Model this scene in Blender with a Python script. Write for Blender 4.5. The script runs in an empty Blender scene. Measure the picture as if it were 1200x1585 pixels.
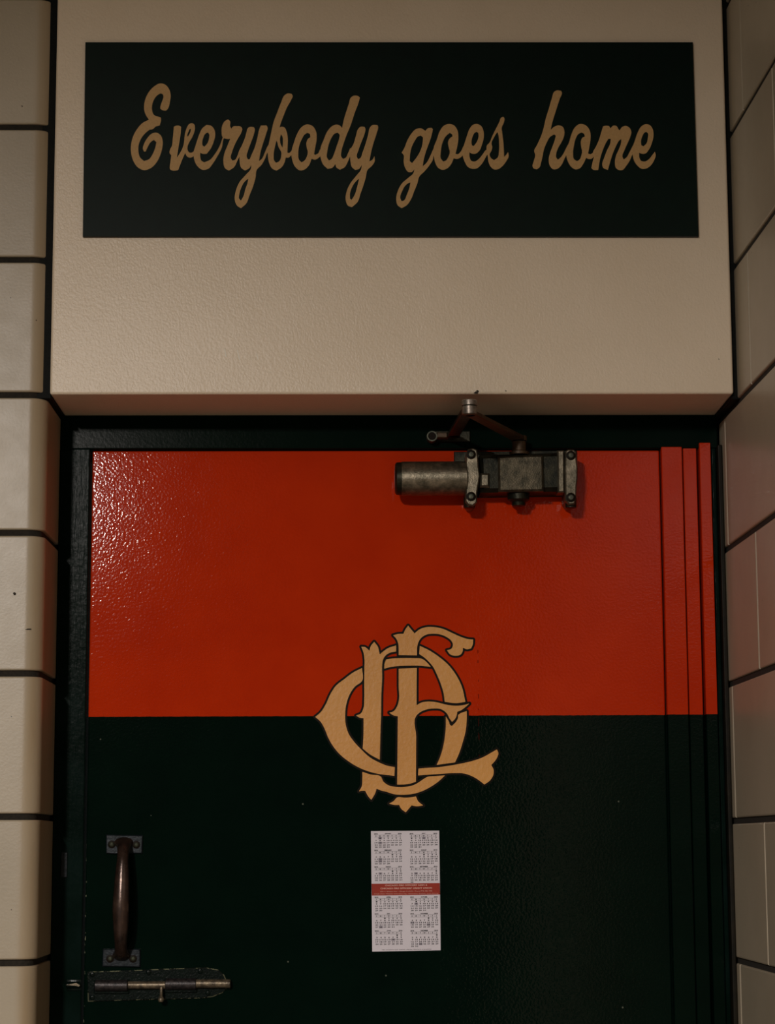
import bpy, bmesh, math, random
import numpy as np
from mathutils import Vector, Matrix

S = bpy.context.scene
COL = S.collection
random.seed(7)

# ------------------------------------------------------------------ camera
F, YAW, PITCH, ROLL, D, EYE = 3380.27, .01695, .15195, -.00431, 3.29246, 1.50
cy_, sy_, cp_, sp_, cr_, sr_ = (math.cos(YAW), math.sin(YAW), math.cos(PITCH),
                                math.sin(PITCH), math.cos(ROLL), math.sin(ROLL))
FW = Vector((sy_*cp_, cy_*cp_, sp_))
RT0 = Vector((cy_, -sy_, 0)); UP0 = RT0.cross(FW)
RT = cr_*RT0 + sr_*UP0; UP = -sr_*RT0 + cr_*UP0
CAM = Vector((0, -D, EYE))
cd = bpy.data.cameras.new('camera'); cam = bpy.data.objects.new('camera', cd); COL.objects.link(cam)
cd.sensor_fit = 'HORIZONTAL'; cd.sensor_width = 36; cd.lens = F/1200*36
cd.clip_start = .05
m = Matrix((RT, UP, -FW)).transposed().to_4x4(); m.translation = CAM
cam.matrix_world = m
S.camera = cam

# ------------------------------------------------------------------ light
w = bpy.data.worlds.new('world'); S.world = w; w.use_nodes = True
bg = w.node_tree.nodes['Background']
bg.inputs[0].default_value = (.80, .90, .82, 1); bg.inputs[1].default_value = .055
def area(name, loc, target, sx, sy, power, col):
    l = bpy.data.lights.new(name, 'AREA'); l.shape = 'RECTANGLE'; l.size = sx; l.size_y = sy
    l.energy = power; l.color = col
    o = bpy.data.objects.new(name, l); COL.objects.link(o); o.location = loc
    o.rotation_euler = (Vector(target)-Vector(loc)).to_track_quat('-Z', 'Y').to_euler()
    return o
area('ceiling_lamp', (-1.32, -5.35, 2.94), (-1.32, -5.349, 0), .12, 1.4, 475, (1, .92, .85))
S.view_settings.view_transform = 'Standard'; S.view_settings.look = 'None'
S.view_settings.gamma = 1; S.view_settings.exposure = 0; S.view_settings.use_curve_mapping = False

# ------------------------------------------------------------------ helpers
def ray(px, py):
    return RT*((px-600)/F) + UP*((792.5-py)/F) + FW
def U(px, py, Y=0.0):
    """point of the plane y=Y that the photograph shows at (px, py)"""
    d = ray(px, py); t = (Y+D)/d.y
    return CAM + d*t
XR, WA = .56622, .01691                     # right wall: x = XR - WA*y
def lin(c):
    return tuple(((v/12.92) if v <= .04045 else ((v+.055)/1.055)**2.4) for v in [k/255 for k in c])+(1,)
class N:
    def __init__(s, name):
        s.m = bpy.data.materials.new(name); s.m.use_nodes = True
        s.t = s.m.node_tree; s.b = s.t.nodes['Principled BSDF']
        s.geo = s.t.nodes.new('ShaderNodeNewGeometry')
    def n(s, kind, **kw):
        x = s.t.nodes.new(kind)
        for k, v in kw.items(): setattr(x, k, v)
        return x
    def l(s, a, b): s.t.links.new(a, b)
    def val(s, sock, v):
        if hasattr(v, 'links') or isinstance(v, bpy.types.NodeSocket): s.l(v, sock)
        else: sock.default_value = v
    def math(s, op, a, b=0.0, c=0.0):
        x = s.n('ShaderNodeMath', operation=op)
        s.val(x.inputs[0], a); s.val(x.inputs[1], b); s.val(x.inputs[2], c); return x.outputs[0]
    def noise(s, scale, detail=2, rough=.5, vec=None, stretch=None):
        x = s.n('ShaderNodeTexNoise'); x.inputs['Scale'].default_value = scale
        x.inputs['Detail'].default_value = detail; x.inputs['Roughness'].default_value = rough
        v = vec or s.geo.outputs['Position']
        if stretch:
            mp = s.n('ShaderNodeMapping'); mp.inputs['Scale'].default_value = stretch
            s.l(v, mp.inputs['Vector']); v = mp.outputs[0]
        s.l(v, x.inputs['Vector']); return x.outputs['Fac']
    def ramp(s, f, stops):
        r = s.n('ShaderNodeValToRGB'); s.l(f, r.inputs[0]); e = r.color_ramp.elements
        while len(e) < len(stops): e.new(.5)
        for k, (p, c) in enumerate(stops): e[k].position = p; e[k].color = c
        return r.outputs[0]
    def mix(s, f, a, b):
        x = s.n('ShaderNodeMix', data_type='RGBA'); s.val(x.inputs[0], f)
        s.val(x.inputs[6], a); s.val(x.inputs[7], b); return x.outputs[2]
    def bump(s, parts):
        prev = None
        for h, dist, st in parts:
            x = s.n('ShaderNodeBump'); x.inputs['Distance'].default_value = dist
            x.inputs['Strength'].default_value = st; s.l(h, x.inputs['Height'])
            if prev: s.l(prev, x.inputs['Normal'])
            prev = x.outputs[0]
        s.l(prev, s.b.inputs['Normal'])
    def col(s, v): s.val(s.b.inputs['Base Color'], v)
    def rough(s, v): s.val(s.b.inputs['Roughness'], v)
    def metal(s, v): s.val(s.b.inputs['Metallic'], v)
    def spec(s, v): s.val(s.b.inputs['Specular IOR Level'], v)
    def xyz(s):
        x = s.n('ShaderNodeSeparateXYZ'); s.l(s.geo.outputs['Position'], x.inputs[0]); return x.outputs

def simple(name, c1, c2=None, rough=.5, metal=0, scale=60, bump=0.0, bscale=300, spec=.5):
    M = N(name)
    if c2: M.col(M.ramp(M.noise(scale, 4, .6), [(.35, lin(c1)), (.68, lin(c2))]))
    else: M.col(lin(c1))
    M.rough(rough); M.metal(metal); M.spec(spec)
    if bump: M.bump([(M.noise(bscale, 3), .001, bump)])
    return M.m

# beige roller-painted plaster above the door
M = N('beige wall paint')
M.col(M.ramp(M.noise(6, 5, .6), [(.3, lin((230, 212, 186))), (.75, lin((237, 220, 196)))]))
M.rough(.36); M.spec(.5)
M.bump([(M.noise(340, 2, .5, stretch=(1, 1, .8)), .0010, .42), (M.noise(40, 2), .002, .06)])
BEIGE = M.m
# glazed tile
M = N('cream glazed tile')
oi = M.n('ShaderNodeObjectInfo')
base = M.ramp(M.noise(5, 4, .6), [(.3, lin((172, 160, 138))), (.7, lin((183, 170, 148)))])
spk = M.n('ShaderNodeTexVoronoi'); spk.inputs['Scale'].default_value = 26
M.l(M.geo.outputs['Position'], spk.inputs['Vector'])
dot = M.math('LESS_THAN', spk.outputs['Distance'], .028)
shade = M.math('MULTIPLY', M.math('SUBTRACT', oi.outputs['Random'], .5), .10)
hs = M.n('ShaderNodeHueSaturation'); M.l(M.math('ADD', shade, .97), hs.inputs['Value']); M.l(base, hs.inputs['Color'])
# warm discoloured glaze along the worn bullnose of the left wall
X_ = M.xyz(); LXc = -.4435
bw = M.math('MULTIPLY', M.math('SMOOTH_MIN', M.math('MAXIMUM', M.math('MULTIPLY', M.math('SUBTRACT', X_[0], LXc-.031), 60), 0), 1.0, .3), M.math('LESS_THAN', X_[0], LXc+.01))
bw = M.math('MULTIPLY', bw, M.math('MULTIPLY', M.noise(40, 3, .6, stretch=(1, 1, .12)), .75))
M.col(M.mix(dot, M.mix(bw, hs.outputs[0], lin((158, 128, 88))), lin((70, 60, 45))))
M.rough(M.math('ADD', .32, M.math('MULTIPLY', M.noise(30, 3), .10)))
M.bump([(M.noise(260, 2), .0006, .22), (M.noise(14, 2), .004, .08)])
TILE = M.m
GROUT = simple('dark grout', (25, 21, 14), (40, 34, 24), .9, scale=200, bump=.5)
CAULK = simple('black sealant', (7, 10, 8), (16, 17, 13), .6, scale=120, bump=.4, spec=.12)
RZ = U(600, 1108).z
DLX = U(137.2, 1000).x

def door_paint(name, split=True):
    M = N(name)
    X = M.xyz()
    red = M.ramp(M.noise(9, 5, .6), [(.3, lin((186, 44, 8))), (.7, lin((198, 51, 10)))])
    blk = M.ramp(M.noise(12, 5, .6), [(.3, lin((3, 17, 11))), (.75, lin((5, 22, 15)))])
    if split:
        wob = M.math('MULTIPLY', M.math('SUBTRACT', M.noise(120, 2), .5), .0012)
        zz = M.math('ADD', X[2], wob)
        f = M.math('GREATER_THAN', zz, RZ)
        c = M.mix(f, blk, red)
        # hairline seam in the leaf right of the emblem
        xs = U(741, 1080).x
        band = M.math('LESS_THAN', M.math('ABSOLUTE', M.math('ADD', M.math('SUBTRACT', X[0], xs),
                      M.math('MULTIPLY', M.math('SUBTRACT', M.noise(60, 2), .5), .004))), .0009)
        zb = M.math('MULTIPLY', M.math('LESS_THAN', X[2], U(740, 985).z), M.math('GREATER_THAN', X[2], U(740, 1180).z))
        br = M.math('GREATER_THAN', M.noise(70, 3), .50)
        c = M.mix(M.math('MULTIPLY', M.math('MULTIPLY', band, zb), M.math('MULTIPLY', br, .55)), c, lin((70, 16, 6)))
        # chipped paint down the lock edge of the leaf
        xe = DLX+.0018
        e = M.math('LESS_THAN', M.math('ABSOLUTE', M.math('SUBTRACT', X[0], xe)), .0009)
        ez = M.math('LESS_THAN', X[2], U(136, 1290).z)
        ch = M.math('GREATER_THAN', M.noise(170, 3, .6, stretch=(1, 1, .45)), .60)
        c = M.mix(M.math('MULTIPLY', M.math('MULTIPLY', e, ez), ch), c, lin((150, 150, 125)))
        # a few stray specks
        v = M.n('ShaderNodeTexVoronoi'); v.inputs['Scale'].default_value = 22
        M.l(M.geo.outputs['Position'], v.inputs['Vector'])
        d = M.math('MULTIPLY', M.math('LESS_THAN', v.outputs['Distance'], .03), M.math('LESS_THAN', X[2], RZ-.02))
        c = M.mix(M.math('MULTIPLY', d, .5), c, lin((120, 125, 110)))
        M.col(c)
    else:
        M.col(blk)
    M.rough(M.math('ADD', .06 if split else .18, M.math('MULTIPLY', M.noise(20, 3), .04)))
    M.spec(.11 if split else .02)
    M.bump([(M.noise(250, 1, .5), .0010, .175 if split else .08), (M.noise(30, 1, .5), .003, .03)])
    return M.m
DOORP = door_paint('red over black door enamel')
BLACKP = door_paint('black frame enamel', False)
M = N('brushed black jamb enamel')
M.col(M.ramp(M.noise(12, 5, .6), [(.3, lin((3, 17, 11))), (.75, lin((15, 30, 27)))]))
M.rough(.22); M.spec(.03)
M.bump([(M.noise(300, 3, .6, stretch=(1, 1, .06)), .0012, .4), (M.noise(120, 3), .001, .3)])
JAMBP = M.m
SIGNBLK = simple('black green sign face', (2, 20, 14), (3, 24, 17), .42, scale=40, spec=.12, bump=.06, bscale=600)
SIGNEDGE = simple('sign edge', (10, 20, 18), None, .6)
GOLD = simple('sign gold lettering', (190, 152, 99), (200, 161, 107), .5, scale=300, spec=.3)
M = N('emblem gold')
g = M.ramp(M.noise(8, 4), [(.3, lin((210, 148, 72))), (.7, lin((222, 160, 82)))])
v = M.noise(90, 4, .7); mk = M.math('GREATER_THAN', v, .74)
M.col(M.mix(M.math('MULTIPLY', mk, .35), g, lin((120, 75, 30)))); M.rough(.4); M.spec(.35)
M.bump([(M.noise(170, 3, .55), .0016, .3)])
EMGOLD = M.m
EMLINE = simple('emblem outline', (20, 13, 4), None, .5, spec=.08)
CARD = simple('card stock', (218, 212, 221), (224, 218, 227), .55, scale=30, spec=.3)
CARDRED = simple('card red band', (150, 38, 18), (160, 44, 20), .55, scale=60, spec=.3)
INK = simple('black ink', (16, 13, 18), None, .6)
HOLI = simple('grey ink tint', (150, 143, 156), None, .6)
CARDTXT = simple('pale card text', (225, 180, 165), None, .6)
CAST = N('worn cast metal')
CAST.col(CAST.ramp(CAST.noise(70, 5, .7), [(.3, lin((70, 68, 56))), (.55, lin((122, 114, 98))), (.8, lin((165, 152, 130)))]))
CAST.metal(.85); CAST.rough(CAST.math('ADD', .30, CAST.math('MULTIPLY', CAST.noise(90, 3), .2)))
CAST.bump([(CAST.noise(450, 3, .6), .001, .35)]); CAST = CAST.m
PANELM = simple('grimy cast face', (52, 49, 38), (92, 84, 68), .42, .75, 80, .35, 450)
CASTD = simple('dark oily cast metal', (20, 23, 17), (52, 50, 38), .42, .6, 60, .3, 400, .3)
ARMM = simple('rusty brown arm steel', (64, 50, 34), (92, 70, 48), .5, .45, 70, .3, 400)
CAPM = simple('bare steel cap', (120, 112, 104), (160, 148, 138), .4, .8, 120, .2, 500)
SCREW = simple('dull screw steel', (52, 56, 48), (88, 88, 74), .45, .7, 200, .2, 700)
BRONZE = N('worn bronze grip')
BRONZE.col(BRONZE.ramp(BRONZE.noise(45, 5, .65), [(.3, lin((40, 31, 27))), (.6, lin((68, 52, 45))), (.85, lin((104, 86, 72)))]))
BRONZE.metal(.55); BRONZE.rough(.26); BRONZE.bump([(BRONZE.noise(300, 3), .0008, .2)]); BRONZE = BRONZE.m
PLATE = simple('blackened plate metal', (20, 27, 31), (34, 40, 46), .35, .2, 90, .3, 350, .2)
DARKM = simple('painted bolt steel', (5, 15, 12), (9, 21, 17), .24, 0, 90, .4, 300, .12)
M = N('worn paint edge')
f = M.math('GREATER_THAN', M.noise(110, 4, .7), .51)
M.col(M.mix(f, lin((6, 16, 12)), lin((128, 130, 104)))); M.rough(.45); M.metal(M.math('MULTIPLY', f, .3))
WORN = M.m
RODM = simple('rubbed brass rod', (74, 66, 56), (136, 122, 100), .4, .6, 130, .3, 500)
RODD = simple('dim steel barrel', (26, 25, 27), (66, 60, 60), .42, .5, 220, .3, 500)
FLOORM = simple('terrazzo floor', (84, 72, 60), (98, 85, 70), .6, 0, 20)
CEILM = simple('ceiling paint', (190, 186, 176), (200, 196, 186), .8, 0, 10)

def mk(name, verts, faces, mat, parent=None, smooth=False, mats=None, fm=None):
    me = bpy.data.meshes.new(name); me.from_pydata([tuple(v) for v in verts], [], faces); me.update()
    for mm in (mats or [mat]): me.materials.append(mm)
    if fm is not None:
        for p, k in zip(me.polygons, fm): p.material_index = k
    if smooth:
        for p in me.polygons: p.use_smooth = True
    o = bpy.data.objects.new(name, me); COL.objects.link(o)
    if parent: o.parent = parent
    return o
def fin(bm, name, mat, parent=None, smooth=False, mats=None, ang=38):
    bmesh.ops.recalc_face_normals(bm, faces=bm.faces)
    me = bpy.data.meshes.new(name); bm.to_mesh(me); bm.free()
    for mm in (mats or [mat]): me.materials.append(mm)
    if smooth:
        me.polygons.foreach_set('use_smooth', [True]*len(me.polygons))
        me.set_sharp_from_angle(angle=math.radians(ang))
    o = bpy.data.objects.new(name, me); COL.objects.link(o)
    if parent: o.parent = parent
    return o
def tag(o, label=None, cat=None, group=None, kind=None):
    for k, v in (('label', label), ('category', cat), ('group', group), ('kind', kind)):
        if v: o[k] = v
    return o
def add_box(bm, a, b, bev=0.0, seg=2):
    c = bmesh.new()
    x0, y0, z0 = a; x1, y1, z1 = b
    mat = Matrix.Translation(((x0+x1)/2, (y0+y1)/2, (z0+z1)/2)) @ Matrix.Diagonal((abs(x1-x0), abs(y1-y0), abs(z1-z0), 1))
    bmesh.ops.create_cube(c, size=1, matrix=mat)
    if bev: bmesh.ops.bevel(c, geom=c.edges[:], offset=bev, segments=seg, affect='EDGES', profile=.5)
    me = bpy.data.meshes.new('t'); c.to_mesh(me); c.free(); bm.from_mesh(me); bpy.data.meshes.remove(me)
def add_lathe(bm, prof, origin, axis, seg=28, angle0=0.0):
    """prof: (radius, distance along axis)"""
    ax = Vector(axis).normalized(); u = ax.orthogonal().normalized(); v = ax.cross(u)
    rings = []
    for r, h in prof:
        rings.append([bm.verts.new(Vector(origin)+ax*h+(u*math.cos(angle0+2*math.pi*i/seg)+v*math.sin(angle0+2*math.pi*i/seg))*max(r, 1e-5)) for i in range(seg)])
    for a, b in zip(rings, rings[1:]):
        for i in range(seg):
            bm.faces.new((a[i], a[(i+1) % seg], b[(i+1) % seg], b[i]))
    bm.faces.new(rings[0][::-1]); bm.faces.new(rings[-1])
def add_prism(bm, pts, y0, y1, ch=0.0, mi=(0, 0, 0)):
    """pts: outline (x,z) in the wall plane, front at y1 (nearer camera), back at y0, chamfer ch"""
    P = [Vector((p[0], p[1])) for p in pts]; n = len(P)
    ar = sum(P[i].x*P[(i+1) % n].y-P[(i+1) % n].x*P[i].y for i in range(n))
    if ar < 0: P.reverse()
    ins = []
    for i in range(n):
        e1 = (P[i]-P[i-1]).normalized(); e2 = (P[(i+1) % n]-P[i]).normalized()
        n1 = Vector((-e1.y, e1.x)); n2 = Vector((-e2.y, e2.x)); b = (n1+n2)
        b = b.normalized()/max(.4, b.normalized().dot(n1)) if b.length > 1e-6 else n1
        ins.append(P[i]+b*ch)
    rb = [bm.verts.new((p.x, y0, p.y)) for p in P]
    rm = [bm.verts.new((p.x, y1+ch, p.y)) for p in P]
    rf = [bm.verts.new((p.x, y1, p.y)) for p in ins] if ch else rm
    for i in range(n):
        j = (i+1) % n
        f = bm.faces.new((rb[i], rb[j], rm[j], rm[i])); f.material_index = mi[1]
        if ch:
            f = bm.faces.new((rm[i], rm[j], rf[j], rf[i])); f.material_index = mi[2]
    bm.faces.new(rf).material_index = mi[0]
    bm.faces.new(rb[::-1]).material_index = mi[1]
def pxz(pts, Y): return [(U(x, y, Y).x, U(x, y, Y).z) for x, y in pts]
def add_sweep(bm, path, rad, seg=16, squash=1.0):
    """tapered tube; path list of Vectors, rad per point (a number or (side, depth))"""
    rings = []
    for i, p in enumerate(path):
        a = path[max(0, i-1)]; b = path[min(len(path)-1, i+1)]
        t = (Vector(b)-Vector(a)).normalized(); u = Vector((1, 0, 0)); u = (u-t*u.dot(t)).normalized(); v = t.cross(u)
        r = rad[i]; ru, rv = r if isinstance(r, tuple) else (r, r*squash)
        rings.append([bm.verts.new(Vector(p)+u*math.cos(2*math.pi*k/seg)*ru+v*math.sin(2*math.pi*k/seg)*rv) for k in range(seg)])
    for a, b in zip(rings, rings[1:]):
        for i in range(seg): bm.faces.new((a[i], a[(i+1) % seg], b[(i+1) % seg], b[i]))
    bm.faces.new(rings[0][::-1]); bm.faces.new(rings[-1])

# ------------------------------------------------------------------ structure
H = .2032; J = .0090
ZF = EYE+.0352                                  # height of one bed joint
TF = -.16216; HF = -.16643; LX = -.4435         # left tile face, plaster face, reveal of the opening
HX0, HX1, HZ = -.43859, .56085, EYE+.6531
CEIL = 3.02; FLOORZ = 0.0
kmin = int(math.ceil((FLOORZ-ZF)/H)); kmax = int(math.floor((CEIL-ZF)/H))

def slab(name, a, b, mat, kind='structure', parent=None, bev=0):
    bm = bmesh.new(); add_box(bm, a, b, bev); o = fin(bm, name, mat, parent)
    if kind and not parent: o['kind'] = kind
    return o
slab('floor', (-3.2, -7.0, -.1), (1.2, .4, 0), FLOORM)
slab('ceiling', (-3.2, -7.0, CEIL), (1.2, .4, CEIL+.1), CEILM)

# left wall: core of mortar with bullnose corner tiles and plain tiles
cpts = [(-1.75, .12), (-1.75, TF+.005)]
for i in range(13):
    a_ = i/12*math.pi/2; cpts.append((LX-.026+.0205*math.sin(a_), TF+.026-.0205*math.cos(a_)))
cpts.append((LX-.0055, .12))
bm = bmesh.new()
lo = [bm.verts.new((x, y, 0)) for x, y in cpts]; hi = [bm.verts.new((x, y, CEIL)) for x, y in cpts]
for i in range(len(cpts)): bm.faces.new((lo[i], lo[(i+1) % len(cpts)], hi[(i+1) % len(cpts)], hi[i]))
bm.faces.new(lo[::-1]); bm.faces.new(hi)
wl = fin(bm, 'wall_left', GROUT); wl['kind'] = 'structure'
def lofted_tile(name, path, inner, z0, z1, parent, ch=.0022):
    """path: outer polyline (x,y); inner: the same points pulled inwards by 1 unit normals"""
    rings = []
    verts = []; faces = []
    lv = [(z0, ch), (z0+ch*.35, ch*.35), (z0+ch*1.1, 0), (z1-ch*1.1, 0), (z1-ch*.35, ch*.35), (z1, ch)]
    for z, o in lv:
        r = []
        for p, q in zip(path, inner):
            r.append(len(verts)); verts.append((p[0]+q[0]*o, p[1]+q[1]*o, z))
        rings.append(r)
    n = len(path)
    for a, b in zip(rings, rings[1:]):
        for i in range(n-1): faces.append((a[i], a[i+1], b[i+1], b[i]))
    # closing faces back into the wall
    back = []
    for z in (z0, z1):
        r = []
        for p, q in zip(path, inner):
            r.append(len(verts)); verts.append((p[0]+q[0]*.012, p[1]+q[1]*.012, z))
        back.append(r)
    for i in range(n-1):
        faces.append((back[0][i], back[0][i+1], rings[0][i+1], rings[0][i]))
        faces.append((rings[-1][i], rings[-1][i+1], back[1][i+1], back[1][i]))
    for k in (0, n-1):
        faces.append((back[0][k], *[r[k] for r in rings], back[1][k]))
    bm = bmesh.new()
    bv = [bm.verts.new(v) for v in verts]
    for f in faces:
        try: bm.faces.new([bv[i] for i in f])
        except ValueError: pass
    return fin(bm, name, TILE, parent, smooth=True, ang=9)
def left_tile(z0, z1, flen):
    R_ = .026; y0 = TF; yb = .0
    pts = []; nin = []
    xl = LX-flen
    pts.append((xl, y0+.002)); nin.append((.7, .7))
    pts.append((xl+.002, y0)); nin.append((0, 1))
    pts.append((LX-R_, y0)); nin.append((0, 1))
    for i in range(1, 18):
        a = i/18*math.pi/2
        pts.append((LX-R_+R_*math.sin(a), y0+R_-R_*math.cos(a))); nin.append((-math.sin(a), math.cos(a)))
    pts.append((LX, y0+R_)); nin.append((-1, 0))
    pts.append((LX, yb)); nin.append((-1, 0))
    return lofted_tile('tile', pts, nin, z0, z1, wl)
def flat_left(x0, x1, z0, z1):
    bm = bmesh.new(); add_prism(bm, [(x0, z0), (x1, z0), (x1, z1), (x0, z1)], TF+.010, TF, .002)
    return fin(bm, 'tile', TILE, wl)
for k in range(kmin, kmax+1):
    z0 = ZF+k*H+.0086+J/2; z1 = z0+H-J
    z0 = max(z0, .002); z1 = min(z1, CEIL)
    if z1-z0 < .02: continue
    fl = .195 if k % 2 else .398
    left_tile(z0, z1, fl)
    x = LX-fl-J
    while x > -1.70:
        flat_left(max(-1.745, x-.3974), x, z0, z1); x -= .4064

# right wall
wr_v = [(XR+.0036-WA*(-5.2), -5.2), (XR+.0036-WA*.12, .12), (XR+.13, .12), (XR+.13+.09, -5.2)]
bm = bmesh.new()
lo = [bm.verts.new((x, y, 0)) for x, y in wr_v]; hi = [bm.verts.new((x, y, CEIL)) for x, y in wr_v]
for i in range(4): bm.faces.new((lo[i], lo[(i+1) % 4], hi[(i+1) % 4], hi[i]))
bm.faces.new(lo[::-1]); bm.faces.new(hi)
wr = fin(bm, 'wall_right', GROUT); wr['kind'] = 'structure'
def right_tile(d0, d1, z0, z1, tilt=0.0):
    """d = distance from the door plane towards the room"""
    bm = bmesh.new(); ch = .0022
    def P(d, z, o): return bm.verts.new((XR+WA*d+o, -d, z))
    def ring(i, o): return [P(d0+i, z0+i, o), P(d1-i, z0+i, o), P(d1-i, z1-i, o), P(d0+i, z1-i, o)]
    rings = [ring(0, .012), ring(0, ch), ring(ch*.3, ch*.3), ring(ch, 0)]
    for a, b in zip(rings, rings[1:]):
        for i in range(4): bm.faces.new((a[i], a[(i+1) % 4], b[(i+1) % 4], b[i]))
    bm.faces.new(rings[-1])
    return fin(bm, 'tile', TILE, wr, smooth=False)
for k in range(kmin, kmax+1):
    z0 = max(ZF+k*H+J/2, .002); z1 = min(ZF+(k+1)*H-J/2, CEIL)
    if z1-z0 < .02: continue
    first = .0491 if k % 2 == 0 else .2523
    d = 0.0; e = first
    while d < 4.6:
        jw = .0050 if first < .1 and d == 0 else .0040
        right_tile(d+(.0002 if d == 0 else jw/2), e-jw/2, z0, z1)
        d = e; e += .4064

# plaster wall over the door
bm = bmesh.new(); add_box(bm, (HX0, HF, HZ), (HX1, .12, CEIL), .0035, 3)
wb = fin(bm, 'wall_back', BEIGE); wb['kind'] = 'structure'
def caulk(a, b):
    bm = bmesh.new(); add_box(bm, a, b, .001, 1); return fin(bm, 'sealant_strip', CAULK, wb)
caulk((LX-.016, TF+.0085, HZ-.004), (HX0+.0005, .06, CEIL))
caulk((HX1-.0005, HF+.012, HZ-.006), (XR+.0065, .06, CEIL))

# door frame (head and jambs)
FY = -.010
L0 = LX; DL = DLX; ZT = U(600, 697).z; DR = U(1104, 900).x
bm = bmesh.new(); add_box(bm, (L0+.0002, FY, ZT+.001), (XR-.004, .11, HZ-.0003), .0015)
tr = fin(bm, 'trim_1', BLACKP); tr['kind'] = 'structure'
bm = bmesh.new(); add_box(bm, (L0+.0002, FY-.0015, 0), (DL-.0012, .11, ZT+.001), .0018); fin(bm, 'jamb', JAMBP, tr)
bm = bmesh.new(); add_box(bm, (DR+.0008, FY-.0015, 0), (XR-.0075, .11, ZT+.001), .0018); fin(bm, 'jamb', JAMBP, tr)
bm = bmesh.new(); add_box(bm, (XR-.0070, -.028, 0), (XR-.0005, .10, HZ-.05), .0015); fin(bm, 'jamb_edge', simple('jamb edge with painted reflection', (16, 15, 9), (30, 25, 15), .5, scale=40, spec=.15), tr)  # brown stands for the wall's reflection in the glossy jamb, put into the colour
a = U(95, 1319, FY); b = U(104, 1358, FY)
bm = bmesh.new(); add_box(bm, (a.x, FY-.0035, b.z), (b.x, FY, a.z), .0008); fin(bm, 'strike_plate', PLATE, tr)
a = U(103, 1516, FY); b = U(126, 1533, FY)
bm = bmesh.new(); add_box(bm, (a.x, FY-.0035, b.z), (b.x, FY, a.z), .001)
add_lathe(bm, [(.0042, 0), (.005, .001), (.005, b.x-a.x-.003), (.004, b.x-a.x-.002)], (a.x+.001, FY-.003, (a.z+b.z)/2), (1, 0, 0), 16)
fin(bm, 'bolt_keeper', DARKM, tr, smooth=True)
a = U(109, 1522, FY-.008); b = U(124, 1526, FY-.008)
bm = bmesh.new(); add_prism(bm, pxz([(102, 1524.5), (110, 1523), (118, 1521.5), (124, 1525), (122, 1527), (116, 1525.5), (109, 1525.5)], FY-.008), FY-.0070, FY-.0085)
fin(bm, 'painted_keeper_glint', RODM, tr)  # pale sliver drawn in as the glint on the bolt keeper

# door leaf
S1 = U(1025.0, 850).x
bm = bmesh.new(); add_box(bm, (DL+.0012, 0, .006), (S1-.0008, .045, ZT-.0006), .0022, 3)
door = fin(bm, 'door_1', DOORP); door['kind'] = 'structure'
for (xa, xb, top, Y) in ((1023.5, 1055.8, 691.5, -.0120), (1057.2, 1078.0, 688.2, -.0075), (1082.6, 1100, 685.0, -.0165)):
    a = U(xa, top, Y); b = U(xb, top, Y)
    if xa < 1030: a.x = S1+.0008
    bm = bmesh.new(); add_box(bm, (a.x, Y, .006), (b.x, .02, a.z), .0012)
    fin(bm, 'hinge_strip', DOORP, door)
# dark filler behind the strips
bm = bmesh.new(); add_box(bm, (S1, .004, .006), (DR, .045, ZT)); fin(bm, 'hinge_gap', BLACKP, door)

# ------------------------------------------------------------------ flat shapes traced as outlines
def smooth_poly(P, k=5, corner=52):
    P = [np.array(p, float) for p in P]; n = len(P); cor = []
    for i in range(n):
        a = P[i]-P[i-1]; b = P[(i+1) % n]-P[i]
        c = np.dot(a, b)/(np.linalg.norm(a)*np.linalg.norm(b)+1e-9)
        cor.append(math.degrees(math.acos(max(-1, min(1, c)))) > corner)
    out = []
    for i in range(n):
        p1, p2 = P[i], P[(i+1) % n]
        d = np.linalg.norm(p2-p1)+1e-9
        def tan(j, q0, q1, q2):
            if cor[j]: return p2-p1
            l1 = np.linalg.norm(q1-q0)+1e-9; l2 = np.linalg.norm(q2-q1)+1e-9
            t = (q1-q0)/l1*(l2/(l1+l2))+(q2-q1)/l2*(l1/(l1+l2))
            return t*d
        m1 = tan(i, P[i-1], p1, p2); m2 = tan((i+1) % n, p1, p2, P[(i+2) % n])
        for s in range(k):
            t = s/k; t2 = t*t; t3 = t2*t
            out.append((2*t3-3*t2+1)*p1+(t3-2*t2+t)*m1+(-2*t3+3*t2)*p2+(t3-t2)*m2)
    return np.array(out)
WIN = dict(A=(195, 120, 8), B=(330, 180, 8), C=(400, 130, 8), D=(490, 180, 8), E=(600, 180, 8), F=(690, 150, 8),
           G=(815, 130, 8), H=(890, 150, 8), M=(480, 955, 7.5), N=(620, 955, 7.5), O=(480, 1100, 7.5), Q=(620, 1100, 7.5))
def parse(s):
    """'A 10,20 30,40 B 5,6' -> pixel points"""
    o = None; out = []
    for t in s.split():
        if t in WIN: o = WIN[t]
        else:
            x, y = t.split(','); out.append((o[0]+float(x)/o[2], o[1]+float(y)/o[2]))
    return out
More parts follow.
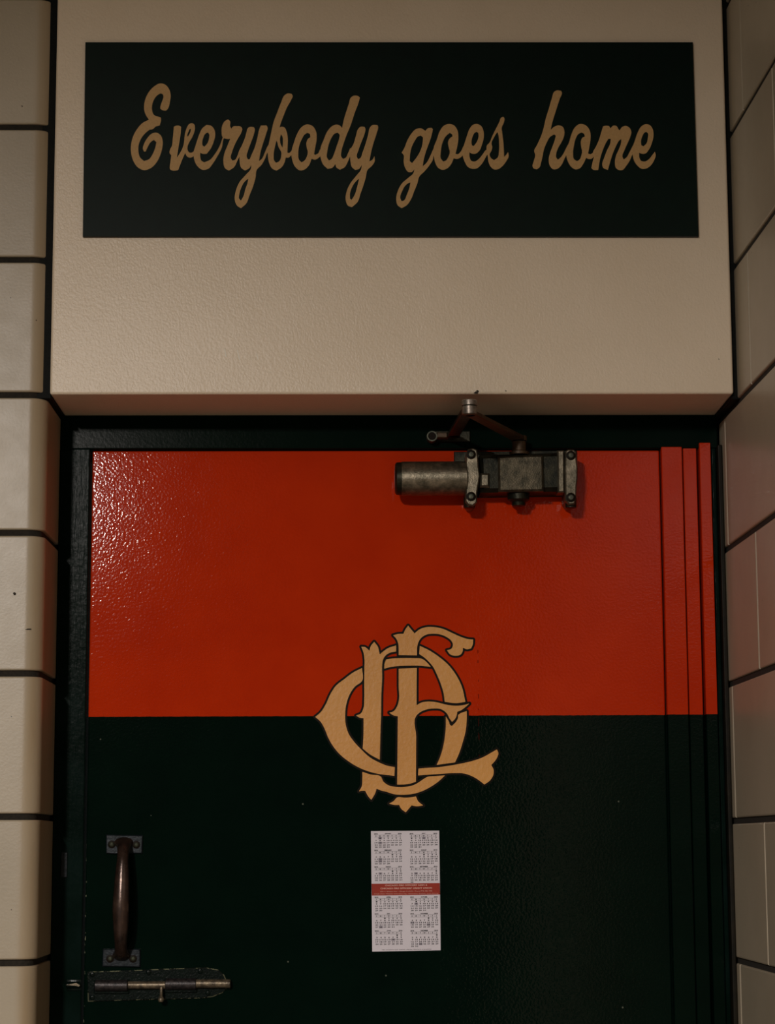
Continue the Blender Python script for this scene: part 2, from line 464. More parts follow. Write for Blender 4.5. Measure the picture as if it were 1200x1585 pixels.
def field(solid, holes, step, pad):
    polys = [smooth_poly(parse(s)) for s in solid]; hp = [smooth_poly(parse(s)) for s in holes]
    allp = np.vstack(polys); x0, y0 = allp.min(0)-pad; x1, y1 = allp.max(0)+pad
    nx = int((x1-x0)/step)+2; ny = int((y1-y0)/step)+2
    xs = x0+np.arange(nx)*step; ys = y0+np.arange(ny)*step
    big = pad; Dm = np.full((ny, nx), float(big)); ins = np.zeros((ny, nx), bool)
    def mask(P):
        mk_ = np.zeros((ny, nx), bool); Q = np.roll(P, -1, 0)
        j0 = max(0, int((P[:, 1].min()-y0)/step)); j1 = min(ny, int((P[:, 1].max()-y0)/step)+2)
        for j in range(j0, j1):
            y = ys[j]+1e-7; c = (P[:, 1] > y) != (Q[:, 1] > y)
            if not c.any(): continue
            xx = np.sort(P[c, 0]+(y-P[c, 1])/(Q[c, 1]-P[c, 1])*(Q[c, 0]-P[c, 0]))
            mk_[j] = np.searchsorted(xx, xs) % 2 == 1
        return mk_
    for P in polys: ins |= mask(P)
    for P in hp: ins &= ~mask(P)
    for P in polys+hp:
        for a, b in zip(P, np.roll(P, -1, 0)):
            i0 = max(0, int((min(a[0], b[0])-big-x0)/step)); i1 = min(nx, int((max(a[0], b[0])+big-x0)/step)+2)
            j0 = max(0, int((min(a[1], b[1])-big-y0)/step)); j1 = min(ny, int((max(a[1], b[1])+big-y0)/step)+2)
            gx = xs[None, i0:i1]-a[0]; gy = ys[j0:j1, None]-a[1]; d = b-a; L = d@d+1e-12
            t = np.clip((gx*d[0]+gy*d[1])/L, 0, 1)
            dd = np.hypot(gx-t*d[0], gy-t*d[1]); np.minimum(Dm[j0:j1, i0:i1], dd, out=Dm[j0:j1, i0:i1])
    return xs, ys, np.where(ins, -Dm, Dm)
def plate_from_field(name, xs, ys, Fd, Y, mat, parent):
    inside = Fd < 0; verts = []; faces = []; cache = {}
    def vert(x, y):
        k = (round(x*200), round(y*200))
        if k not in cache: cache[k] = len(verts); verts.append(tuple(U(x, y, Y)))
        return cache[k]
    full = inside[:-1, :-1] & inside[1:, :-1] & inside[:-1, 1:] & inside[1:, 1:]
    anyi = inside[:-1, :-1] | inside[1:, :-1] | inside[:-1, 1:] | inside[1:, 1:]
    for j in range(full.shape[0]):
        row = full[j]; i = 0; idx = np.flatnonzero(np.diff(np.concatenate(([0], row.astype(int), [0]))))
        for a, b in zip(idx[::2], idx[1::2]):
            faces.append((vert(xs[a], ys[j+1]), vert(xs[b], ys[j+1]), vert(xs[b], ys[j]), vert(xs[a], ys[j])))
    for j, i in zip(*np.nonzero(anyi & ~full)):
        c = [(xs[i], ys[j], Fd[j, i]), (xs[i+1], ys[j], Fd[j, i+1]), (xs[i+1], ys[j+1], Fd[j+1, i+1]), (xs[i], ys[j+1], Fd[j+1, i])]
        poly = []
        for k in range(4):
            p, q = c[k], c[(k+1) % 4]
            if p[2] < 0: poly.append((p[0], p[1]))
            if (p[2] < 0) != (q[2] < 0):
                t = p[2]/(p[2]-q[2]); poly.append((p[0]+t*(q[0]-p[0]), p[1]+t*(q[1]-p[1])))
        ids = []
        for p in poly:
            v_ = vert(*p)
            if v_ not in ids: ids.append(v_)
        if len(ids) > 2: faces.append(tuple(ids[::-1]))
    return mk(name, verts, faces, mat, parent)

# ------------------------------------------------------------------ lettered sign
SY = HF-.0065
def corner_pts(Y): return [U(132, 65, Y), U(1073, 65, Y), U(1082, 366, Y), U(128, 366, Y)]
cp = corner_pts(SY)
xa = (cp[0].x+cp[3].x)/2; xb = (cp[1].x+cp[2].x)/2; zt = (cp[0].z+cp[1].z)/2; zb = (cp[2].z+cp[3].z)/2
sign = bpy.data.objects.new('lettered_sign', None); COL.objects.link(sign); sign.location = (0, 0, 0)
tag(sign, 'long black sign with gold script reading Everybody goes home above the door', 'sign')
bm = bmesh.new(); add_prism(bm, [(cp[3].x, cp[3].z), (cp[2].x, cp[2].z), (cp[1].x, cp[1].z), (cp[0].x, cp[0].z)], HF-.0002, SY, .0008, (0, 1, 1))
fin(bm, 'board', None, sign, mats=[SIGNBLK, SIGNEDGE])
W1 = (['A 330,480 380,480 432,495 434,530 418,595 380,600 330,640 240,640',
       'A 285,522 250,470 228,410 225,350 240,270 280,185 350,110 425,72 490,90 535,145 554,220 545,300 520,385 498,408 455,405 425,385 428,355 450,290 465,240 460,210 435,198 395,215 355,260 327,330 323,400 345,460 380,485 400,560 410,597 350,612 290,648 225,705 180,770 155,850 155,920 175,990 225,1034 285,1012 330,950 365,860 378,800 345,772 305,802 270,860 245,915 225,918 210,885 225,820 265,750 320,695 375,682 430,715 455,790 450,870 425,960 380,1050 310,1120 225,1147 150,1115 95,1040 65,940 62,850 85,740 140,635 210,560',
       'A 592,612 605,603 672,602 684,612 678,690 655,840 630,992 660,950 712,840 722,780 725,740 735,680 755,620 780,580 815,565 845,580 855,620 845,680 820,740 785,800 762,860 765,900 785,928 815,930 848,905 862,950 820,985 795,993 760,980 733,935 700,1010 660,1110 645,1145 620,1152 570,1150 545,1135 543,1110 552,1040 562,960 545,945 545,895 568,850 580,760 590,660',
       'A 838,925 860,850 885,770 910,700 945,630 1000,585 1060,600 1100,660 1105,720 1085,800 1050,880 1000,945 950,945 920,930 920,980 935,1030 970,1050 1040,1020 1100,950 1150,870 1190,770 1205,720 1240,720 1210,760 1190,860 1130,980 1080,1060 1020,1130 950,1143 880,1090 845,1010',
       'B 105,190 115,110 145,60 185,38 212,65 210,120 225,155 250,125 290,122 345,130 360,150 350,200 310,270 265,360 235,440 220,520 240,548 270,540 300,490 325,420 345,380 345,450 330,490 300,550 260,630 195,673 150,645 127,560 140,460 175,370 212,280 190,282 155,278 120,260',
       'B 330,430 365,340 400,250 415,190 432,145 460,130 505,135 515,155 505,220 470,320 430,430 415,500 432,535 455,530 470,490 510,400 545,280 572,160 590,115 660,112 672,130 655,220 620,330 590,430 567,555 600,530 640,450 670,380 700,330 720,380 672,450 640,530 600,600 540,665 525,760 490,880 450,980 410,1080 345,1138 300,1110 268,1030 280,930 330,810 400,730 470,640 472,600 450,640 395,672 350,640 328,550 327,470',
       'C 330,135 365,117 412,122 425,145 405,200 355,290 310,400 280,480 262,540 290,528 325,540 350,590 365,680 362,780 360,850 380,855 400,840 430,780 450,840 405,885 375,912 340,912 325,970 290,1030 225,1073 175,1050 135,980 118,880 118,800 130,740 160,600 190,470 235,350 280,235',
       'C 412,830 440,730 480,620 530,540 600,500 670,520 715,590 722,680 705,780 690,870 705,878 740,860 765,810 790,780 790,860 745,915 700,938 660,925 625,1010 570,1060 515,1070 460,1030 420,940 410,870',
       'D 48,410 90,290 140,180 190,125 250,102 290,115 318,145 335,60 370,-60 400,-150 430,-235 450,-250 520,-248 538,-230 515,-150 480,-60 420,120 370,240 335,340 310,430 308,500 330,528 360,515 390,460 420,390 440,450 420,490 390,560 350,630 290,662 245,630 235,590 200,635 140,652 85,600 50,500 47,450',
       'D 416,430 460,340 490,240 515,160 545,130 595,130 605,150 595,220 560,310 520,420 500,500 515,530 540,520 570,450 605,350 640,230 665,135 690,110 755,108 762,125 745,210 710,320 680,430 655,558 690,540 718,492 720,560 690,610 632,665 610,760 580,860 545,960 510,1060 440,1125 395,1110 362,1030 375,930 420,830 490,740 555,650 560,600 530,650 480,665 440,630 422,560 418,490'],
      ['A 805,632 800,670 765,735 760,715 775,670 790,640',
       'A 1015,680 1030,700 1030,750 1005,820 970,858 950,840 945,800 960,740 985,695',
       'B 437,770 425,830 400,900 375,990 345,1043 322,1020 325,960 350,880 390,810',
       'C 225,700 205,780 190,880 200,955 220,975 255,960 285,880 285,850 250,780 232,715',
       'C 280,622 268,680 275,740 300,792 305,720 298,650',
       'C 610,607 640,620 645,658 615,680 597,720 600,790 612,840 600,900 570,950 535,970 505,940 495,860 505,770 540,680 575,625',
       'D 262,203 285,225 280,280 250,370 220,460 185,530 155,548 130,510 135,430 155,340 190,260 225,215',
       'D 530,770 505,870 470,980 435,1035 415,1020 415,960 440,880 485,810'])
W2 = (['E 175,450 205,400 250,290 300,210 350,160 410,148 470,180 500,148 545,142 562,160 545,240 515,330 475,440 450,530 435,620 480,580 530,490 565,410 590,360 600,440 575,480 560,540 510,620 450,690 395,745 370,830 330,930 290,1030 240,1100 175,1138 125,1100 108,1020 130,920 180,830 260,760 320,705 335,655 300,690 260,690 220,640 200,560 200,480',
       'E 570,400 610,290 650,180 700,115 760,95 820,110 865,170 878,260 865,370 842,465 870,470 905,440 940,370 950,440 905,510 860,528 820,520 790,590 740,645 685,663 630,640 590,570 575,490',
       'F 205,680 230,590 265,480 300,390 340,345 390,335 440,360 470,430 472,500 450,590 415,670 365,705 320,700 295,685 298,750 320,792 360,800 410,770 460,710 505,655 535,650 520,700 490,760 440,840 385,885 330,890 280,870 240,810 215,740',
       'F 508,665 512,600 540,570 580,480 630,380 665,310 690,255 715,245 728,265 720,320 695,380 700,440 715,560 722,680 725,745 755,710 775,680 780,740 755,790 710,850 650,895 600,898 555,860 530,800 518,720 510,700'],
      ['E 412,238 440,262 435,330 410,420 360,510 305,580 275,555 280,470 300,380 340,300 375,252',
       'E 285,820 270,890 240,970 200,1045 175,1052 158,1010 180,930 220,860 265,825',
       'E 770,205 800,225 805,250 775,270 752,310 760,390 772,440 755,500 720,550 690,560 660,520 660,440 680,330 720,250',
       'F 380,432 405,445 408,490 390,550 350,608 325,600 320,560 335,490 355,450',
       'F 643,435 655,480 663,580 660,680 645,750 600,783 565,760 545,710 565,670 578,620 568,580 600,500 630,450'])
W3 = (['G 350,92 375,80 430,84 440,105 415,180 385,270 350,380 320,480 300,570 345,530 400,512 450,530 472,590 462,660 430,730 395,790 370,860 370,910 390,938 425,910 460,860 490,800 515,750 520,840 495,880 470,930 430,1010 380,1052 330,1055 290,1010 277,930 295,850 325,770 350,700 365,640 345,625 300,650 250,730 215,820 200,900 180,980 165,1030 130,1057 90,1045 77,1020 90,960 110,880 97,825 130,760 180,650 210,560 240,430 280,300 315,180',
       'G 492,825 530,720 560,620 600,540 655,497 710,500 765,540 792,600 795,680 780,780 765,860 790,870 825,850 860,800 870,860 840,890 810,925 770,928 740,915 710,980 660,1045 610,1058 560,1030 515,960 495,890',
       'H 225,690 260,620 300,530 330,430 350,365 375,358 425,360 440,390 480,355 515,360 545,405 555,415 590,370 640,360 680,385 700,430 685,500 650,580 615,660 590,740 605,775 640,750 675,690 720,600 730,680 708,725 680,790 640,850 590,905 545,905 510,880 497,820 510,730 545,650 575,560 575,520 550,540 510,610 475,690 445,780 410,905 350,875 340,840 365,750 400,660 440,570 445,520 415,520 385,570 350,650 320,740 290,905 225,900 205,880 220,810 235,735',
       'H 713,645 745,540 780,440 825,365 880,337 930,350 965,400 975,470 955,570 920,650 870,703 825,703 798,690 800,750 820,790 865,800 920,770 960,720 992,678 1002,720 985,780 940,850 880,888 830,890 775,850 735,790 718,720'],
      ['G 685,600 715,618 725,652 695,665 678,700 680,780 690,830 680,890 655,940 625,955 590,930 578,860 590,760 610,680 645,620',
       'H 885,432 905,450 905,510 885,580 850,612 825,600 820,550 840,480 860,445'])
for wd in (W1, W2, W3):
    xs, ys, Fd = field(wd[0], wd[1], .5, 3)
    plate_from_field('lettering', xs, ys, Fd, SY-.0004, GOLD, sign)

# ------------------------------------------------------------------ monogram on the door
EM = ['M 605,592 500,645 400,720 300,800 240,890 180,1020 120,1110 60,1160 O 120,125 170,210 210,310 260,400 340,500 450,590 600,675 750,725 980,757 985,655 900,640 800,600 700,545 600,455 520,370 450,270 415,160 408,60 M 410,1100 420,1020 460,900 520,810 605,742',
      'Q 210,672 300,665 420,658 560,640 700,615 850,580 960,540 1050,490 1120,450 1137,490 1120,550 1055,632 1080,680 1080,740 1040,810 975,857 900,800 830,760 740,730 620,725 450,735 205,752',
      'M 595,345 640,350 690,392 705,340 745,288 790,350 802,400 810,435 850,400 900,365 1000,330 1000,400 930,415 880,445 850,490 838,560 838,700 828,900 825,1160 O 820,200 810,570 700,510 612,440 620,300 622,88 575,80 M 535,1145 590,1120 620,1060 630,950 630,800 632,600 632,480 620,410',
      'N 225,335 330,385 430,450 560,560 650,680 710,800 755,985 650,1000 515,985 500,880 470,780 420,660 380,580 330,520 270,465 218,430',
      'Q 527,65 560,120 582,170 597,178 645,130 668,85 672,50 690,35 770,5 770,100 760,220 720,380 680,500 635,600 420,630 460,540 500,400 522,250 528,150',
      'M 965,212 1020,198 1085,195 1105,150 1140,100 N 130,150 165,190 220,145 300,118 400,118 500,140 600,185 700,230 780,255 845,262 840,320 820,365 770,375 725,355 722,400 700,435 640,450 580,435 540,385 590,370 610,320 590,275 540,235 450,200 380,195 300,205 230,255 200,320 192,445 M 1030,442 1030,380 1025,310 1000,250',
      'M 885,492 960,482 1050,478 1200,478 N 260,490 310,530 352,578 200,565 100,565 M 1050,568 950,578 862,600 866,540',
      'M 1030,600 N 190,592 188,800 188,1025 240,995 320,982 420,990 520,1015 620,1030 720,1025 800,1005 750,1050 700,1085 660,1100 Q 655,50 635,95 600,130 570,90 545,40 N 520,1100 470,1070 390,1062 300,1075 230,1105 185,1145 Q 183,300 180,825 100,850 0,858 O 1012,858 1015,600 1018,300 1020,65 970,55 M 920,1110 970,1095 1010,1040 1030,980 1030,800',
      'O 608,710 700,740 825,768 850,820 920,870 1000,885 1100,885 1200,865 Q 200,840 260,800 310,770 400,760 518,752 450,815 350,885 250,935 150,965 50,975 O 980,970 880,940 820,925 772,905 760,950 712,1035 680,1000 640,930 600,930 568,937 600,880 608,800',
      'O 1010,1008 1100,1010 Q 100,1008 180,995 205,1050 265,1100 190,1110 130,1100 62,1180 O 1060,1140 1035,1095 980,1095 918,1078 970,1050']
emb = bpy.data.objects.new('monogram_emblem', None); COL.objects.link(emb)
tag(emb, 'gold interlaced letter monogram with dark outline across the red and black halves of the door', 'emblem')
xs, ys, Fd = field(EM, [], .5, 6)
plate_from_field('gold_letters', xs, ys, Fd, -.0014, EMGOLD, emb)
plate_from_field('outline', xs, ys, Fd-3.15, -.0008, EMLINE, emb)

# ------------------------------------------------------------------ calendar card
CY = -.0012
cal = bpy.data.objects.new('calendar_card', None); COL.objects.link(cal)
tag(cal, 'small white year calendar card with red band, stuck on the black half of the door', 'calendar')
def cc(x, y): return (560+x/7.207, 1270+y/7.207)
bm = bmesh.new(); add_prism(bm, pxz([cc(118, 1463), cc(882, 1448), cc(865, 113), cc(103, 118)], CY), -.0002, CY)
fin(bm, 'card', CARD, cal)
bm = bmesh.new(); add_prism(bm, pxz([cc(113, 838), cc(874, 826), cc(871, 697), cc(110, 706)], CY), CY-.00005, CY-.0001)
fin(bm, 'red_band', CARDRED, cal)
TC = {}
def glyphs(s, bold=0):
    k = (s, bold)
    if k not in TC:
        cu = bpy.data.curves.new('t', 'FONT'); cu.body = s; cu.size = 1; cu.resolution_u = 2; cu.offset = bold
        cu.align_x = 'CENTER'; cu.align_y = 'CENTER'
        o = bpy.data.objects.new('t', cu); COL.objects.link(o)
        dg = bpy.context.evaluated_depsgraph_get(); me = o.evaluated_get(dg).to_mesh()
        vs = [(v.co.x, v.co.y) for v in me.vertices]; fs = [tuple(p.vertices) for p in me.polygons]
        o.evaluated_get(dg).to_mesh_clear(); bpy.data.objects.remove(o); bpy.data.curves.remove(cu)
        x0 = min(v[0] for v in vs); x1 = max(v[0] for v in vs); y0 = min(v[1] for v in vs); y1 = max(v[1] for v in vs)
        vs = [((a-(x0+x1)/2), (b-(y0+y1)/2)) for a, b in vs]
        TC[k] = (vs, fs, x1-x0, y1-y0)
    return TC[k]
class Flat:
    """collects flat print on the card in card units"""
    def __init__(s, Y): s.v = []; s.f = []; s.Y = Y; s.fm = []
    def quad(s, x0, y0, x1, y1, mi=0, sk=.0, ox=0):
        b = len(s.v)
        for x, y in ((x0, y1), (x1, y1), (x1, y0), (x0, y0)):
            s.v.append(tuple(U(*cc(x+.0085*(y-140), y-.012*(x-140)), s.Y - (0 if mi != 1 else -.00004))))
        s.f.append((b, b+1, b+2, b+3)); s.fm.append(mi)
    def text(s, t, cx, cy, w=None, h=None, bold=0, mi=0):
        vs, fs, W_, H_ = glyphs(t, bold)
        kx = (w/W_) if w else h/H_; ky = (h/H_) if h else kx
        b = len(s.v)
        for a, c in vs:
            x = cx+a*kx; y = cy-c*ky
            s.v.append(tuple(U(*cc(x+.0085*(y-140), y-.012*(x-140)), s.Y)))
        for f in fs: s.f.append(tuple(i+b for i in f)); s.fm.append(mi)
    def done(s, name, mats, parent): return mk(name, s.v, s.f, None, parent, mats=mats, fm=s.fm)
MN = ['JANUARY', 'FEBRUARY', 'MARCH', 'APRIL', 'MAY', 'JUNE', 'JULY', 'AUGUST', 'SEPTEMBER', 'OCTOBER', 'NOVEMBER', 'DECEMBER']
DAYS = [31, 28, 31, 30, 31, 30, 31, 31, 30, 31, 30, 31]
HOL = {(0, 1), (0, 15), (1, 12), (1, 19), (2, 5), (4, 28), (5, 14), (6, 4), (8, 3), (9, 8), (10, 11), (10, 22), (11, 25)}
YR = [150, 333, 518, 857, 1042, 1232]
start = 1
for mth in range(12):
    fl = Flat(CY-.00012); x0 = 138 if mth < 6 else 535; y0 = YR[mth % 6]+(0 if mth < 6 else 3)
    wd = 306
    fl.text('2018', x0+20, y0, 40, 14, .06); fl.text('2018', x0+wd-20, y0, 40, 14, .06)
    fl.text(MN[mth], x0+wd/2+3, y0, len(MN[mth])*9.6+6, 14.5, .06)
    for yy in (y0+12, y0+37): fl.quad(x0+2, yy-.9, x0+wd, yy+.9)
    for c, ch in enumerate('SMTWTFS'):
        fl.text(ch, x0+20+c*45.3, y0+25, None, 16, .05)
        if c: fl.quad(x0+20+c*45.3-23.2, y0+12, x0+20+c*45.3-22.2, y0+37)
    r = 0; c = start
    for d in range(1, DAYS[mth]+1):
        cx = x0+22+c*45.3; cyy = y0+50+24.6*r
        if (mth, d) in HOL: fl.quad(cx-20, cyy-12, cx+20, cyy+12, 1)
        fl.text(str(d), cx, cyy, 16 if d < 10 else 32, 15.5, .035)
        c += 1
        if c == 7: c = 0; r += 1
    start = c
    fl.done('month_table', [INK, HOLI], cal)
fl = Flat(CY-.0002)
for t, cx, cyy, w_, h_, b in (("CHICAGO FIRE OFFICERS' ASSN &", 492, 722, 470, 17, .02), ("CHICAGO FIRE OFFICERS' CREDIT UNION", 492, 755, 575, 18, .02),
                    ("6231 S. Western Ave. \u2022 Chicago, IL 60636 \u2022 Phone (773) 585-1784", 492, 791, 580, 15, 0),
                    ("Credit Union Website: www.cfocu.org \u2022 Association Website: www.cfoa.org", 490, 817, 715, 13, 0)):
    fl.text(t, cx, cyy+.012*(cx-140), w_, h_, b)
fl.done('band_lettering', [CARDTXT], cal)
fl = Flat(CY-.00012); fl.text('FED. HOLIDAYS ALSO SHADED, SPECIAL HOLIDAYS IN SHADOW', 492, 1441+4, 550, 13, .01)
fl.done('footer_lettering', [INK], cal)

# ------------------------------------------------------------------ pull handle
def screw(parent, c, r, mat=SCREW, ang=.5, depth=.0016):
    bm = bmesh.new()
    add_lathe(bm, [(r, 0), (r, depth*.5), (r*.8, depth*.9), (r*.3, depth)], c, (0, -1, 0), 18)
    q = Vector((math.cos(ang), 0, math.sin(ang)))*r*.8; s = Vector((-math.sin(ang), 0, math.cos(ang)))*r*.14
    o = fin(bm, 'screw', mat, parent, smooth=True)
    bm = bmesh.new(); o2 = Vector(c)+Vector((0, -depth*1.02-.0001, 0))
    return o
GY = -.040
path = []; rad = []
pts = [(191.5, 1304, -.006, 15, 9), (191.5, 1309, -.016, 11, 9), (191, 1317, -.028, 9.5, 8), (190, 1330, -.037, 9, 7), (189, 1350, -.041, 10.5, 7.5),
       (188, 1378, -.044, 12.0, 8.5), (187, 1405, -.045, 12.8, 9), (187, 1430, -.044, 12.0, 8.5), (187, 1450, -.040, 10.5, 7.5), (187, 1464, -.032, 9.5, 7.5), (187.5, 1473, -.020, 10.5, 9), (188, 1478, -.006, 14, 9)]
P_ = [np.array(p, float) for p in pts]
for i in range(len(P_)-1):
    p0, p1, p2, p3 = P_[max(0, i-1)], P_[i], P_[i+1], P_[min(len(P_)-1, i+2)]
    for s in range(4):
        t = s/4; q = .5*((2*p1)+(-p0+p2)*t+(2*p0-5*p1+4*p2-p3)*t*t+(-p0+3*p1-3*p2+p3)*t**3)
        path.append(U(q[0], q[1], q[2])); rad.append((q[3]/1060, q[4]/1060))
path.append(U(188, 1478, -.006)); rad.append((14/1060, 9/1060))
bm = bmesh.new(); add_sweep(bm, path, rad, 20)
grip = fin(bm, 'pull_handle', BRONZE, door, smooth=True)
grip['label'] = 'worn bronze grip'
PYp = -.0045
for quad_, scr in (([(164, 1292), (221, 1293), (220, 1321), (203, 1321), (180, 1322), (164, 1321)], ((173, 1307), (211, 1307.5))),
                   ([(159, 1469), (217, 1469), (217, 1497), (158, 1496)], ((170.5, 1484), (206, 1484)))):
    bm = bmesh.new(); add_prism(bm, pxz(quad_, PYp), 0, PYp, .0014)
    fin(bm, 'mounting_plate', PLATE, grip)
    for k, (x, y) in enumerate(scr):
        bm = bmesh.new(); add_lathe(bm, [(6.0/1030, -.0004), (6.0/1030, .0003), (5.4/1030, .0005)], U(x, y, PYp), (0, -1, 0), 20)
        fin(bm, 'screw_recess_shade', EMLINE, grip, smooth=True)  # solid dark disc paints the shade of a sunken screw seat
        screw(grip, U(x, y, PYp)+Vector((0, -.0003, 0)), 3.6/1030, simple('grimy screw', (44, 48, 38), (66, 68, 54), .5, .5, 300, .2, 700, .2), k)

# ------------------------------------------------------------------ slide bolt
BY = -.003
bm = bmesh.new()
add_prism(bm, pxz([(135, 1504), (200, 1502), (270, 1499), (320, 1497.5), (338, 1501), (347, 1509), (351, 1518), (351, 1530), (344, 1537), (330, 1543), (312, 1545.5), (200, 1548.5), (136, 1550.5)], BY), 0, BY, .0012, (0, 0, 1))
bolt = fin(bm, 'slide_bolt', None, door, mats=[DARKM, WORN])
def rod(name, xa, xb, py, r, Y, mat, prof=None):
    a = U(xa, py, Y); b = U(xb, py, Y); bm = bmesh.new(); L = (b-a).length; r = r/1030
    add_lathe(bm, [(r*.82, 0), (r, .001), (r, L-.001), (r*.82, L)], a, (b-a), 22)
    return fin(bm, name, mat, bolt, smooth=True)
rod('barrel', 147, 198, 1525.5, 8.5, -.0075, RODD)
rod('barrel', 256, 304, 1523.2, 8.5, -.0075, RODD)
rod('bolt_rod', 198, 258, 1524.8, 5.8, -.0085, RODM)
rod('bolt_rod', 303, 357, 1522.5, 6.6, -.0085, RODM)
for (xa, xb, py) in ((146, 200, 1527), (255, 305, 1525)):
    bm = bmesh.new(); a = U(xa, py-11, BY); b = U(xb, py+11, BY)
    add_box(bm, (a.x, BY-.0035, b.z), (b.x, BY+.0005, a.z), .0012); fin(bm, 'barrel_bracket', DARKM, bolt)
bm = bmesh.new(); add_lathe(bm, [(.0025, 0), (.0022, .006), (.0022, .013), (.0042, .016), (.0045, .019), (.003, .022)], U(250, 1528, -.0145), (0, -.3, -1), 16)
fin(bm, 'bolt_knob', RODM, bolt, smooth=True)
for x, y in ((143, 1508), (143, 1544), (230, 1505), (310, 1503), (322, 1537)):
    screw(bolt, U(x, y, BY)+Vector((0, .0002, 0)), 4/1030, DARKM, x)

# ------------------------------------------------------------------ door closer
dc = bpy.data.objects.new('door_closer', None); COL.objects.link(dc)
dc.location = (0, 0, 0)
tag(dc, 'old cast metal door closer with cylinder and folding arm on the red door', 'door closer')
def pris(name, pts, y0, y1, ch, mat, parent=dc, smooth=False):
    bm = bmesh.new(); add_prism(bm, pxz(pts, y1), y0, y1, ch); return fin(bm, name, mat, parent)
pris('back_plate', [(703, 699), (893, 697), (893, 716), (880, 768), (735, 770), (703, 716)], 0, -.006, .001, CASTD)
# main body block with raised centre
body = pris('body', [(742, 704), (868, 700), (872, 760), (744, 762)], -.006, -.052, .006, CASTD)
pris('raised_panel', [(771, 706), (841, 704), (842, 760), (772, 761)], -.050, -.062, .003, PANELM, body)
pris('rib', [(743, 732), (758, 732), (758, 754), (743, 754)], -.050, -.058, .003, CAST, body)
pris('rib', [(863, 697), (873.5, 697), (874, 762), (864, 762)], -.030, -.060, .002, CAST, body)
# flanges
fl1 = pris('flange', [(722, 700), (725, 695), (733, 693.5), (739, 696), (740, 706), (741.5, 724), (743, 735), (741.5, 748), (739, 762), (738.5, 777), (733, 783), (725, 782), (720.5, 776), (721, 760), (720, 735)], -.006, -.062, .002, CAST)
fl2 = pris('flange', [(875.5, 698), (880, 695.5), (889, 696), (892.5, 700), (893, 712), (894.5, 724), (894.5, 740), (893, 752), (892.5, 768), (890, 780), (881, 781), (875.5, 774), (875, 750), (874.5, 724)], -.006, -.062, .002, CAST)
for fl_, sc in ((fl1, ((729.5, 703.5), (729.5, 768.5))), (fl2, ((884, 705), (884, 770)))):
    for k, (x, y) in enumerate(sc):
        c = U(x, y, -.062)
        bm = bmesh.new(); add_lathe(bm, [(7.6/1050, -.0004), (7.6/1050, .0003), (7.0/1050, .0005)], c, (0, -1, 0), 22)
        rg = fin(bm, 'screw_recess_shade', EMLINE, fl_, smooth=True)  # no real hollow: dark disc paints the shade around the screw head
        screw(fl_, c+Vector((0, -.0004, 0)), 4.6/1050, SCREW, k*1.1, .0022)
# cylinder
a = U(611, 741, -.045); b = U(722, 740.5, -.045); L = (b-a).length; r = 27/1045
bm = bmesh.new(); add_lathe(bm, [(r*.92, .010), (r*.985, .0105), (r, .0125), (r, L)], a, (b-a), 48)
cyl = fin(bm, 'spring_cylinder', CAST, dc, smooth=True)
bm = bmesh.new(); add_lathe(bm, [(r*.55, 0), (r*.84, .0005), (r*.95, .003), (r*.97, .0105), (r*.9, .011)], a, (b-a), 48)
fin(bm, 'end_cap', CASTD, cyl, smooth=True)
# bosses under the body
def vlathe(name, px, py, Y, prof, mat, parent=dc, seg=28):
    bm = bmesh.new(); add_lathe(bm, prof, U(px, py, Y), (0, 0, 1), seg); return fin(bm, name, mat, parent, smooth=True)
vlathe('lower_boss', 803, 784, -.036, [(.006, 0), (.010, .001), (.011, .006), (.0165, .010), (.0175, .026)], CASTD, body)
vlathe('fluid_plug', 727, 787, -.045, [(.006, 0), (.0085, .001), (.009, .006), (.009, .016)], CASTD)
vlathe('fluid_plug', 884, 787, -.045, [(.005, 0), (.0085, .001), (.009, .016)], CASTD)
# spindle
sp_b = U(804, 703, -.042)
vlathe('spindle', 804, 704, -.042, [(.0150, 0), (.0150, .004), (.0105, .006), (.0105, .020), (.0085, .021)], ARMM)
zarm = U(804, 680, -.042).z
def find_y(px, py, z):
    lo_, hi_ = -.6, .0
    for _ in range(40):
        mid = (lo_+hi_)/2
        if U(px, py, mid).z > z: lo_, hi_ = lo_, mid     # nearer planes give lower z above the eye line
        else: lo_, hi_ = mid, hi_
        # z falls as y goes towards the camera
    return (lo_+hi_)/2
def zy(px, py, z):
    best = min((abs(U(px, py, -i/1000).z-z), -i/1000) for i in range(0, 600)); return best[1]
ey = zy(727, 640, zarm)
el = U(727, 640, ey)
def arm(name, p, q, w0, w1, th, mat, zoff=0):
    p = Vector(p); q = Vector(q); t = (q-p).normalized(); s = Vector((-t.y, t.x, 0)).normalized(); u = Vector((0, 0, 1))
    bm = bmesh.new(); rs = []
    n = 6
    for i in range(n+1):
        f = i/n; c = p.lerp(q, f); w_ = w0+(w1-w0)*f
        prof = [(-w_, -th*.35), (-w_*.8, -th*.5), (w_*.8, -th*.5), (w_, -th*.35), (w_, th*.35), (w_*.8, th*.5), (-w_*.8, th*.5), (-w_, th*.35)]
        rs.append([bm.verts.new(c+s*a_+u*(b_+zoff)) for a_, b_ in prof])
    for A_, B_ in zip(rs, rs[1:]):
        for i in range(8): bm.faces.new((A_[i], A_[(i+1) % 8], B_[(i+1) % 8], B_[i]))
    bm.faces.new(rs[0][::-1]); bm.faces.new(rs[-1])
    add_lathe(bm, [(w0*1.15, -th/2), (w0*1.15, th/2)], p+u*zoff, (0, 0, 1), 24)
    add_lathe(bm, [(w1*1.15, -th/2), (w1*1.15, th/2)], q+u*zoff, (0, 0, 1), 24)
    return fin(bm, name, mat, dc)
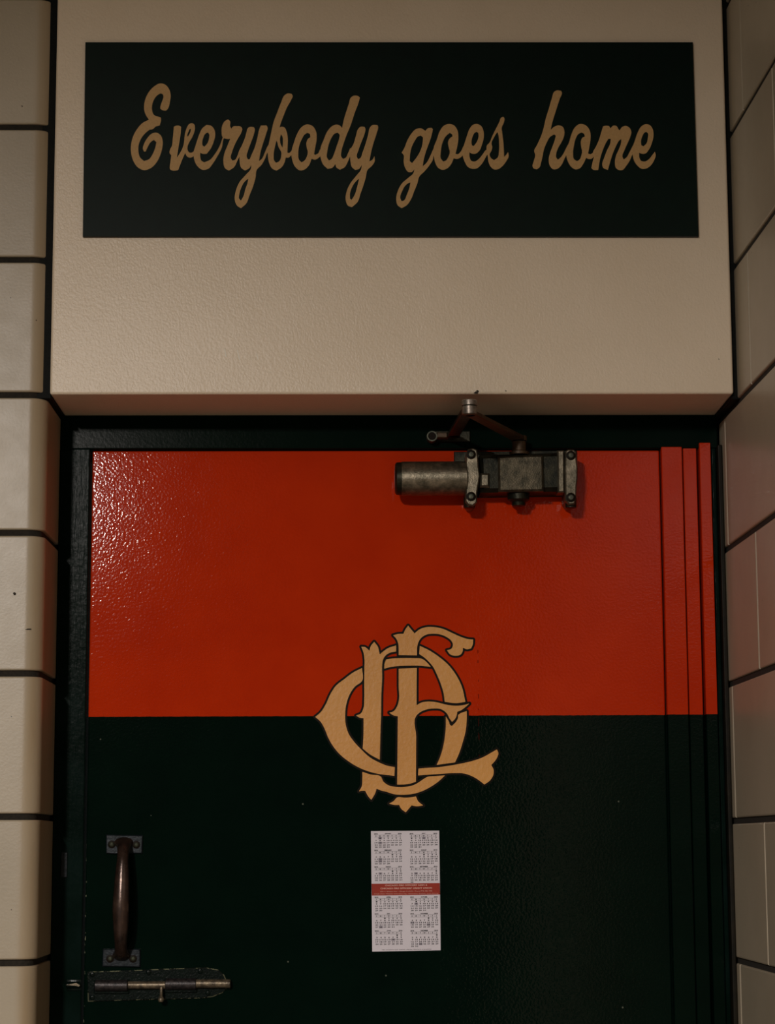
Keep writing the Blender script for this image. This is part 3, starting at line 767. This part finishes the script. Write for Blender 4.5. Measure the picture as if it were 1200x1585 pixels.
arm('main_arm', (sp_b.x, -.042, zarm+.001), (el.x, ey, zarm+.001), .0105, .0085, .007, ARMM)
shoe = U(702, 676, -.036)
arm('fore_arm', (el.x, ey, zarm+.008), (shoe.x, -.036, zarm+.008), .0090, .0090, .007, CASTD)
bm = bmesh.new(); c0 = Vector((el.x, ey, zarm-.004))
add_lathe(bm, [(.0085, 0), (.0108, .001), (.0108, .0115), (.0100, .0120), (.0100, .0128), (.0116, .0134), (.0116, .0200), (.0100, .0212)], c0+Vector((0, 0, .002)), (0, 0, 1), 30)
fin(bm, 'elbow_pivot', CAPM, dc, smooth=True)
# shoe screwed to the frame head
sh = pris('arm_shoe', [(672, 667), (728, 667), (728, 684), (672, 684)], FY, -.014, .001, CASTD)
pris('shoe_bar', [(676, 669), (694, 669), (694, 677.5), (676, 677.5)], -.012, -.034, .0015, ARMM, sh)
bm = bmesh.new()
cR = U(669, 675, -.034); R0, R1 = 8.4/1045, 6.2/1045; seg = 26
add_lathe(bm, [(R0, 0), (R0, .020)], cR, (0, 1, 0), seg); fin(bm, 'shoe_eye', SCREW, sh, smooth=True)
bm = bmesh.new(); add_lathe(bm, [(R1*.9, 0), (R1, .0006), (R1, .002)], cR+Vector((0, -.0009, 0)), (0, 1, 0), seg); fin(bm, 'eye_bore_shade', EMLINE, sh, smooth=True)  # dark disc on the solid eye paints the shade inside its hole

# small paint chips and scratches
CHIP = simple('exposed dark chip', (34, 26, 16), None, .8)
PALE = simple('pale scratch', (236, 230, 215), None, .4)
for pts_, mt_ in (([(733, 608.5), (737, 605.5), (741, 607.5), (739, 609.5)], CHIP), ([(737, 605), (739, 603.5), (742, 605.5), (740, 607)], CHIP),
                  ([(782, 603.5), (784.5, 605), (783, 606.5)], CHIP), ([(1112, 555), (1114, 556), (1113, 557)], CHIP),
                  ([(347, 540), (348.6, 540), (351, 552), (349.6, 553)], PALE), ([(367, 542), (368.4, 542), (371.5, 556), (370, 557)], PALE), ([(397, 547), (398, 547), (400, 556), (399, 557)], PALE)):
    bm = bmesh.new(); add_prism(bm, pxz(pts_, HF), HF+.0003, HF-.0002); fin(bm, 'paint_chip', mt_, wb)
for pts_ in ([(20, 918), (22, 916.5), (25, 918), (24.5, 921), (21.5, 921.5)], [(38.5, 974.5), (43, 973), (48.5, 973), (48, 974.6), (42, 975)], [(33, 163), (35.5, 164), (34, 166)]):
    bm = bmesh.new(); add_prism(bm, pxz(pts_, TF), TF+.0003, TF-.0002); fin(bm, 'glaze_chip', CHIP, wl)

print('tris', sum(len(o.data.polygons) for o in bpy.data.objects if o.type == 'MESH'))
